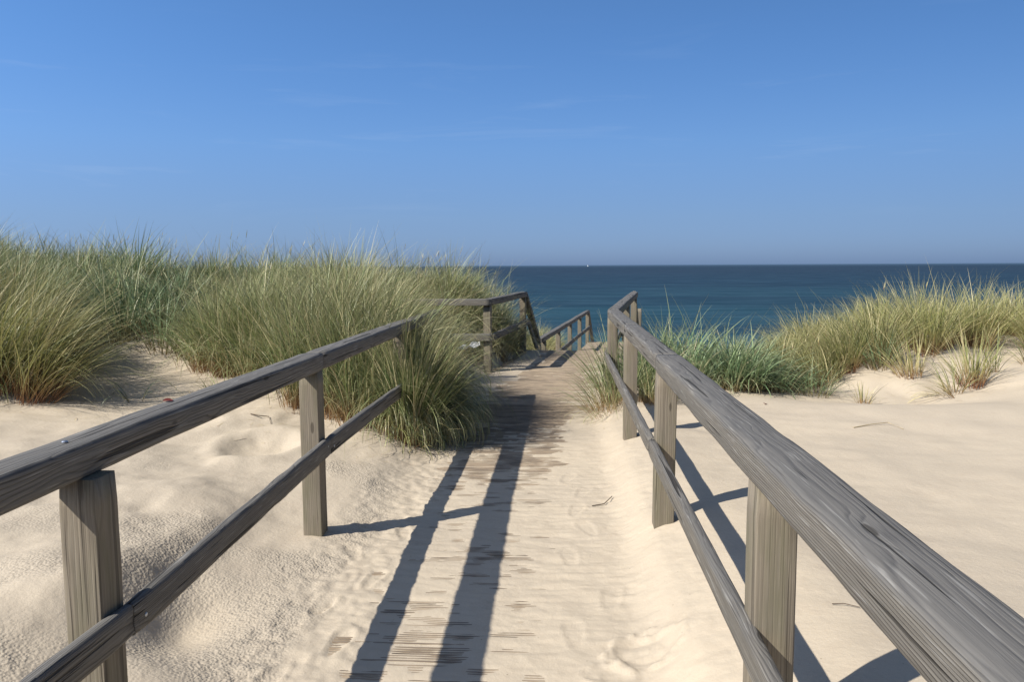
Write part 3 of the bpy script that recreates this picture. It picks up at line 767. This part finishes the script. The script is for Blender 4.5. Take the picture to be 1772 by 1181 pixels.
# left side individuals
tussock('pale blue-green tuft of wide arching blades in the shaded gap of the left dune', M['lyme'], (-4.65, 8.9),
        lambda g: (g.tuft(-4.7, 8.75, 75, .2, .85, .15, 2.5, w=.011, tint=.8, dry=.08, bend=1.0, K=8, fan=.9), g.tuft(-4.35, 8.7, 60, .15, .7, .2, 2.0, w=.010, tint=.9, dry=.08, bend=1.1, K=8, fan=.9)), 407)
tussock('few bent green blades standing alone on the left sand patch, above the handrail', M['lyme'], (-4.15, 7.2),
        lambda g: g.tuft(-4.15, 7.2, 7, .08, .48, .1, 2, w=.010, tint=.5, dry=.0, bend=2.2, K=10, fan=.9), 408)
tussock('sparse green tuft on the left sand, close to the handrail and the dense grass edge', M['marram'], (-3.25, 7.15),
        lambda g: (g.tuft(-3.25, 7.2, 26, .12, .40, .1, 1, w=.006, tint=.5, dry=.2, bend=.8, fan=.9), g.tuft(-3.5, 7.1, 10, .08, .32, .3, 3, w=.006, tint=.4, dry=.2, bend=1.2)), 409)
tussock('tall leaning yellow-green tussock at the left edge of the photo, brown at its foot', M['marram_gold'], (-5.35, 7.15),
        lambda g: [g.tuft(-5.75 + .14 * i, 6.85 + .14 * (i % 3), 150, .17, 1.12, .75, .2, w=.0065, tint=.15 + .06 * i, dry=.22, bend=.75, K=8) for i in range(7)], 410)
# right-hand dune individuals: (label, x, y, blades, radius, length, lean, azimuth, dryness, material)
RD = [
 ('dark-stemmed sparse tuft in the bare sand at the right edge, fanned wide', 6.15, 10.35, 40, .10, .46, .0, 0, .15, 'marram', 1.2),
 ('thin upright tuft of a few straight stems on the right dune sand', 5.35, 9.75, 16, .05, .44, .0, 0, .1, 'marram', .4),
 ('bushy yellow tuft with a reddish foot in the middle of the bare right dune face', 4.95, 9.45, 110, .15, .58, .1, 2.6, .3, 'marram_gold', .7),
 ('sparse spiky tuft at the foot of the right dune, left of the bushy yellow one', 4.62, 9.2, 28, .09, .42, .1, 2.2, .35, 'marram', .9),
 ('flattened yellow tuft lying on the sand at the foot of the right dune', 4.50, 9.0, 36, .07, .42, 1.5, 3.1, .7, 'marram_gold', .7),
 ('tiny dry tuft at the edge of the smooth sand below the right dune', 3.45, 8.85, 24, .07, .24, .1, 2, .7, 'marram_gold', .8),
 ('straw-coloured tuft leaning left below the tall grass of the right dune', 4.35, 9.75, 85, .14, .52, .4, 2.8, .55, 'marram_gold', .7),
 ('blue-green tuft halfway up the right dune beside a bare sand patch', 4.15, 10.15, 70, .15, .42, .2, 2.4, .1, 'lyme', .9),
]
for i, (lb, x, y, n, rad, L, ln, az, dr, mt, fan) in enumerate(RD):
    tussock(lb, M[mt], (x, y), lambda g: g.tuft(x, y, int(n * 1.25), rad, L * 1.22, ln, az, w=.008 if mt != 'lyme' else .011, tint=.5, dry=dr, bend=.6, K=7, fan=fan, spread=.4), 420 + i)
BIG = [
 ('greenish spiky clump on the right dune, where its crest begins to fall leftwards', 4.20, 10.55, .36, .82, .35),
 ('large yellow-green clump at the middle of the right dune, above a patch of bare sand', 5.05, 10.95, .42, .88, .55),
 ('tall yellow-green clump on the right dune, second from the right edge of the photo', 5.85, 11.35, .38, .80, .62),
 ('yellow-green clump at the back of the right dune, behind a strip of bare sand', 6.75, 11.9, .38, .72, .55),
 ('tall yellow-green clump at the right edge of the photo, standing on bare sand', 6.72, 10.95, .26, .80, .60),
 ('leaning olive clump low on the left flank of the right dune', 3.75, 10.35, .34, .66, .40),
]
for i, (lb, x, y, rad, L, ti) in enumerate(BIG):
    def f(g):
        r = np.random.RandomState(80 + i)
        for k in range(13):
            a_ = r.uniform(0, 6.28); q_ = .8 * rad * math.sqrt(r.rand())
            ox, oy = q_ * math.cos(a_), q_ * math.sin(a_)
            lx, ly = .85 * ox / rad - (.75 if i == 5 else .22), .85 * oy / rad + .1
            g.tuft(x + ox * .8, y + oy * .8, 62, .12, L * r.uniform(.78, 1.12), math.hypot(lx, ly) * .6, math.atan2(ly, lx), w=.0075, tint=np.clip(ti + r.normal(0, .15), 0, 1), dry=.22, bend=.7, K=7)
    tussock(lb, M['marram_gold'], (x, y), f, 440 + i)

# ------------------------------------------------------------------ small things
def tube(name, pts, r, mat, parent=None, n=6):
    pts = [Vector(p) for p in pts]; V = []; F = []
    for i, p in enumerate(pts):
        d = (pts[min(i + 1, len(pts) - 1)] - pts[max(i - 1, 0)]).normalized()
        a = d.orthogonal().normalized(); b = d.cross(a)
        rr = r * (1 - .5 * i / len(pts))
        for k in range(n):
            an = 2 * math.pi * k / n; V.append(p + a * rr * math.cos(an) + b * rr * math.sin(an))
    for i in range(len(pts) - 1):
        for k in range(n): F.append((i * n + k, i * n + (k + 1) % n, (i + 1) * n + (k + 1) % n, (i + 1) * n + k))
    F += [tuple(range(n)), tuple(range((len(pts) - 1) * n, len(pts) * n))]
    me = bpy.data.meshes.new(name); me.from_pydata([tuple(v) for v in V], [], F); me.materials.append(mat)
    o = link(bpy.data.objects.new(name, me)); return child(o, parent) if parent else o
def on(x, y, h=.006): return (x, y, float(ground([x], [y], True)[0]) + h)
tag(tube('straw', [on(2.55, 6.72), on(2.72, 6.80, .012), on(2.90, 6.87, .02), on(2.98, 6.74)], .005, M['straw']), 'pale bent straw lying on the smooth sand right of the railing', 'straw')
tag(tube('twig', [on(1.06, 2.94), on(1.10, 2.93, .010), on(1.15, 2.90)], .0022, M['twig']), 'thin dark twig on the sand under the right handrail, nearest the viewer', 'twig')
tag(tube('twig', [on(.22, 4.95), on(.30, 4.99, .01), on(.36, 5.10, .015)], .004, M['twig']), 'short forked twig on the sand inside the right railing', 'twig')
tag(tube('twig', [on(-2.78, 6.7), on(-2.68, 6.62, .03), on(-2.6, 6.66, .012), on(-2.52, 6.5)], .005, M['twig']), 'dark bent root end poking from the sand under the left handrail', 'twig')
def leaf(loc, s, rz, label):
    V = []; F = []
    for i in range(7):
        u = i / 6 - .5; w = .38 * (1 - (2 * u) ** 2) ** .7 + .01
        V += [(u * s, -w * s, .12 * s * math.cos(u * 3)), (u * s, 0, .03 * s), (u * s, w * s, .16 * s * math.cos(u * 2.4))]
    for i in range(6):
        for k in (0, 1): F.append((i * 3 + k, i * 3 + k + 1, i * 3 + k + 4, i * 3 + k + 3))
    me = bpy.data.meshes.new('leaf'); me.from_pydata(V, [], F); me.materials.append(M['redleaf'])
    sm = bpy.data.objects.new('leaf', me); link(sm); sm.location = loc; sm.rotation_euler = (.15, .1, rz)
    md = sm.modifiers.new('thickness', 'SOLIDIFY'); md.thickness = .0012
    return tag(sm, label, 'leaf')
leaf((-1.44, 2.72, TOP + .003), .036, .6, 'small dark red leaf lying on top of the left handrail')
leaf(on(2.12, 7.95, .006), .05, 1.2, 'small red leaf on the smooth sand beyond the right handrail')

lit = Grass(77); r_ = lit.r
for poly_, n_ in (([(-3.4, 6.3), (-3.2, 7.2), (-1.5, 6.7), (-.95, 6.9), (-.9, 6.2), (-1.5, 5.6)], 130), ([(3.0, 8.3), (3.2, 9.2), (6.6, 10.2), (6.6, 9.4), (4.6, 8.7)], 110), ([(-5.5, 6.2), (-4.6, 7.6), (-3.6, 7.4), (-3.4, 6.4)], 70), ([(.2, 7.2), (.2, 8.4), (1.6, 8.9), (1.6, 8.2), (.7, 7.2)], 70)):
    P_ = scatter(int(n_ * 7), poly_, n_); n = len(P_); zz = ground(P_[:, 0], P_[:, 1], True) + .006
    lit.blades(np.c_[P_, zz], r_.uniform(.04, .17, n), r_.uniform(0, 6.28, n), np.full(n, 1.5), r_.uniform(-.1, .25, n), r_.uniform(.002, .005, n), r_.rand(n), r_.uniform(.6, 1, n), 4)
tag(lit.build('straw_litter', M['marram_gold']), kind='stuff')

# the white scrap under the far left rail
me = bpy.data.meshes.new('scrap'); V = []; F = []
for j in range(6):
    for i in range(12): V.append((i * .03, j * .02, .02 * math.sin(i * 1.3 + j * .8) + .012 * math.sin(j * 2 + i * .4) + .004 * i))
for j in range(5):
    for i in range(11): F.append((j * 12 + i, j * 12 + i + 1, (j + 1) * 12 + i + 1, (j + 1) * 12 + i))
me.from_pydata(V, [], F); me.materials.append(M['white'])
o = link(bpy.data.objects.new('white_scrap', me)); o.location = (-1.42, 10.6, .42); o.rotation_euler = (.5, -.1, .1)
o.modifiers.new('thickness', 'SOLIDIFY').thickness = .003
tag(o, 'small white scrap caught in the grass below the far left cross rail', 'scrap')

# far sailing boat on the horizon
BD = 7500.0
bx = BD * math.tan(math.atan((1017 - 886) / 1330) - R(3.5))
t = thing('sailing_boat', 'tiny white sailing boat far out on the horizon', 'boat', (bx, BD, SEA_Z))
import bmesh
def poly(name, V, F, mat):
    me = bpy.data.meshes.new(name); me.from_pydata(V, [], F); me.materials.append(mat)
    o = link(bpy.data.objects.new(name, me)); o.parent = t; return o
hv = []
for i in range(9):
    u = i / 8; w = 1.9 * math.sin(math.pi * min(1, .25 + u * .75)) ** .8 if u < 1 else .05
    hv += [(-6 + 12 * u, -w, 1.3 + .5 * u), (-6 + 12 * u, -w * .5, -.4), (-6 + 12 * u, w * .5, -.4), (-6 + 12 * u, w, 1.3 + .5 * u)]
hf = [(i * 4 + k, i * 4 + (k + 1) % 4, i * 4 + 4 + (k + 1) % 4, i * 4 + 4 + k) for i in range(8) for k in range(4)] + [(0, 1, 2, 3), (32, 33, 34, 35)]
poly('hull', hv, hf, M['darkhull'])
m_ = tube('mast', [(0, 0, 1), (0, 0, 17)], .15, M['zinc']); m_.parent = t
def sailmesh(a, b, c):
    V = []; F = []; n = 8
    for i in range(n + 1):
        for k in range(n + 1):
            u, v = i / n, k / n
            p = Vector(a).lerp(Vector(b), u).lerp(Vector(c), v); bul = .9 * math.sin(math.pi * u) * (1 - v)
            V.append((p.x, p.y + bul, p.z))
    for i in range(n):
        for k in range(n): F.append((i * (n + 1) + k, (i + 1) * (n + 1) + k, (i + 1) * (n + 1) + k + 1, i * (n + 1) + k + 1))
    return V, F
for nm, tri in (('mainsail', ((-.2, 0, 2.5), (-5.6, .8, 2.7), (-.2, 0, 16.5))), ('foresail', ((.6, .6, 2.2), (5.8, 0, 2.0), (.2, 0, 14.5)))):
    o = poly(nm, *sailmesh(*tri), M['sail']); o.modifiers.new('thickness', 'SOLIDIFY').thickness = .05

# ------------------------------------------------------------------ sky and sun
SUN_DIR = Vector((-.95, -.66, 1.0)).normalized()            # towards the sun
elev = math.asin(SUN_DIR.z); azim = math.atan2(SUN_DIR.x, SUN_DIR.y)
W = bpy.data.worlds.new('World'); S.world = W; W.use_nodes = True
nt = W.node_tree; g = NT(nt)
for n in list(nt.nodes): nt.nodes.remove(n)
sky = g.n('ShaderNodeTexSky', sky_type='NISHITA'); sky.sun_disc = False
sky.sun_elevation = elev; sky.sun_rotation = azim
sky.air_density = 1.0; sky.dust_density = .6; sky.ozone_density = 3.0; sky.altitude = 15
tcn = g.n('ShaderNodeTexCoord').outputs['Generated']
sp = g.n('ShaderNodeSeparateXYZ'); g.put(sp.inputs[0], tcn)
# sea haze: low air greyer and dimmer; unseen upper sky warmed to neutralise blue shadows
sky_tint = g.ramp(sp.outputs[2], (0.0, (.320, .495, 1.03)), (.06, (.335, .43, .71)), (.15, (.50, .64, .89)), (.33, (.425, .72, 1.02)), (.46, (.78, .80, .86)), (.9, (.95, .84, .74)))
sky_tint.node.color_ramp.interpolation = 'B_SPLINE'
col = g.mix(1.0, sky.outputs[0], sky_tint, 'MULTIPLY')
side = g.math('MULTIPLY_ADD', sp.outputs[0], -.40, 1.0)
col = g.mix(1.0, col, side, 'MULTIPLY')
# thin cirrus
cn_ = g.noise(g.vmath('MULTIPLY', tcn, (2.2, 2.2, 22)), 1.6, 5, .62, .6)
band = g.ramp(sp.outputs[2], (.05, 0.0), (.10, 1.0), (.22, .7), (.30, 0.0))
ci = g.math('MULTIPLY', g.math('MULTIPLY', g.ramp(cn_, (.56, 0.0), (.80, 1.0)), band), .12)
col = g.mix(ci, col, (4.6, 5.4, 6.6))
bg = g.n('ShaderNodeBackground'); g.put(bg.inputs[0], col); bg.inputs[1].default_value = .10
wo = g.n('ShaderNodeOutputWorld'); nt.links.new(bg.outputs[0], wo.inputs[0])

sl = bpy.data.lights.new('sun', 'SUN'); sl.energy = 4.6; sl.angle = R(.55); sl.color = (1.0, .95, .86)
so = link(bpy.data.objects.new('sun', sl)); so.rotation_euler = SUN_DIR.to_track_quat('Z', 'Y').to_euler(); so.location = (-30, -20, 30)

# ------------------------------------------------------------------ camera
cam = bpy.data.cameras.new('camera'); cam.sensor_width = 36; cam.lens = 1330 / 1772 * 36
cam.clip_start = .05; cam.clip_end = 120000
co = link(bpy.data.objects.new('camera', cam)); co.location = (0, 0, EYE)
co.rotation_euler = (Matrix.Rotation(R(3.5), 3, 'Z') @ Matrix.Rotation(R(90 - 5.62), 3, 'X') @ Matrix.Rotation(R(-.3), 3, 'Z')).to_euler()
S.camera = co

S.view_settings.view_transform = 'Standard'; S.view_settings.look = 'None'
S.view_settings.exposure = .45; S.view_settings.gamma = 1
S.cycles.max_bounces = 8
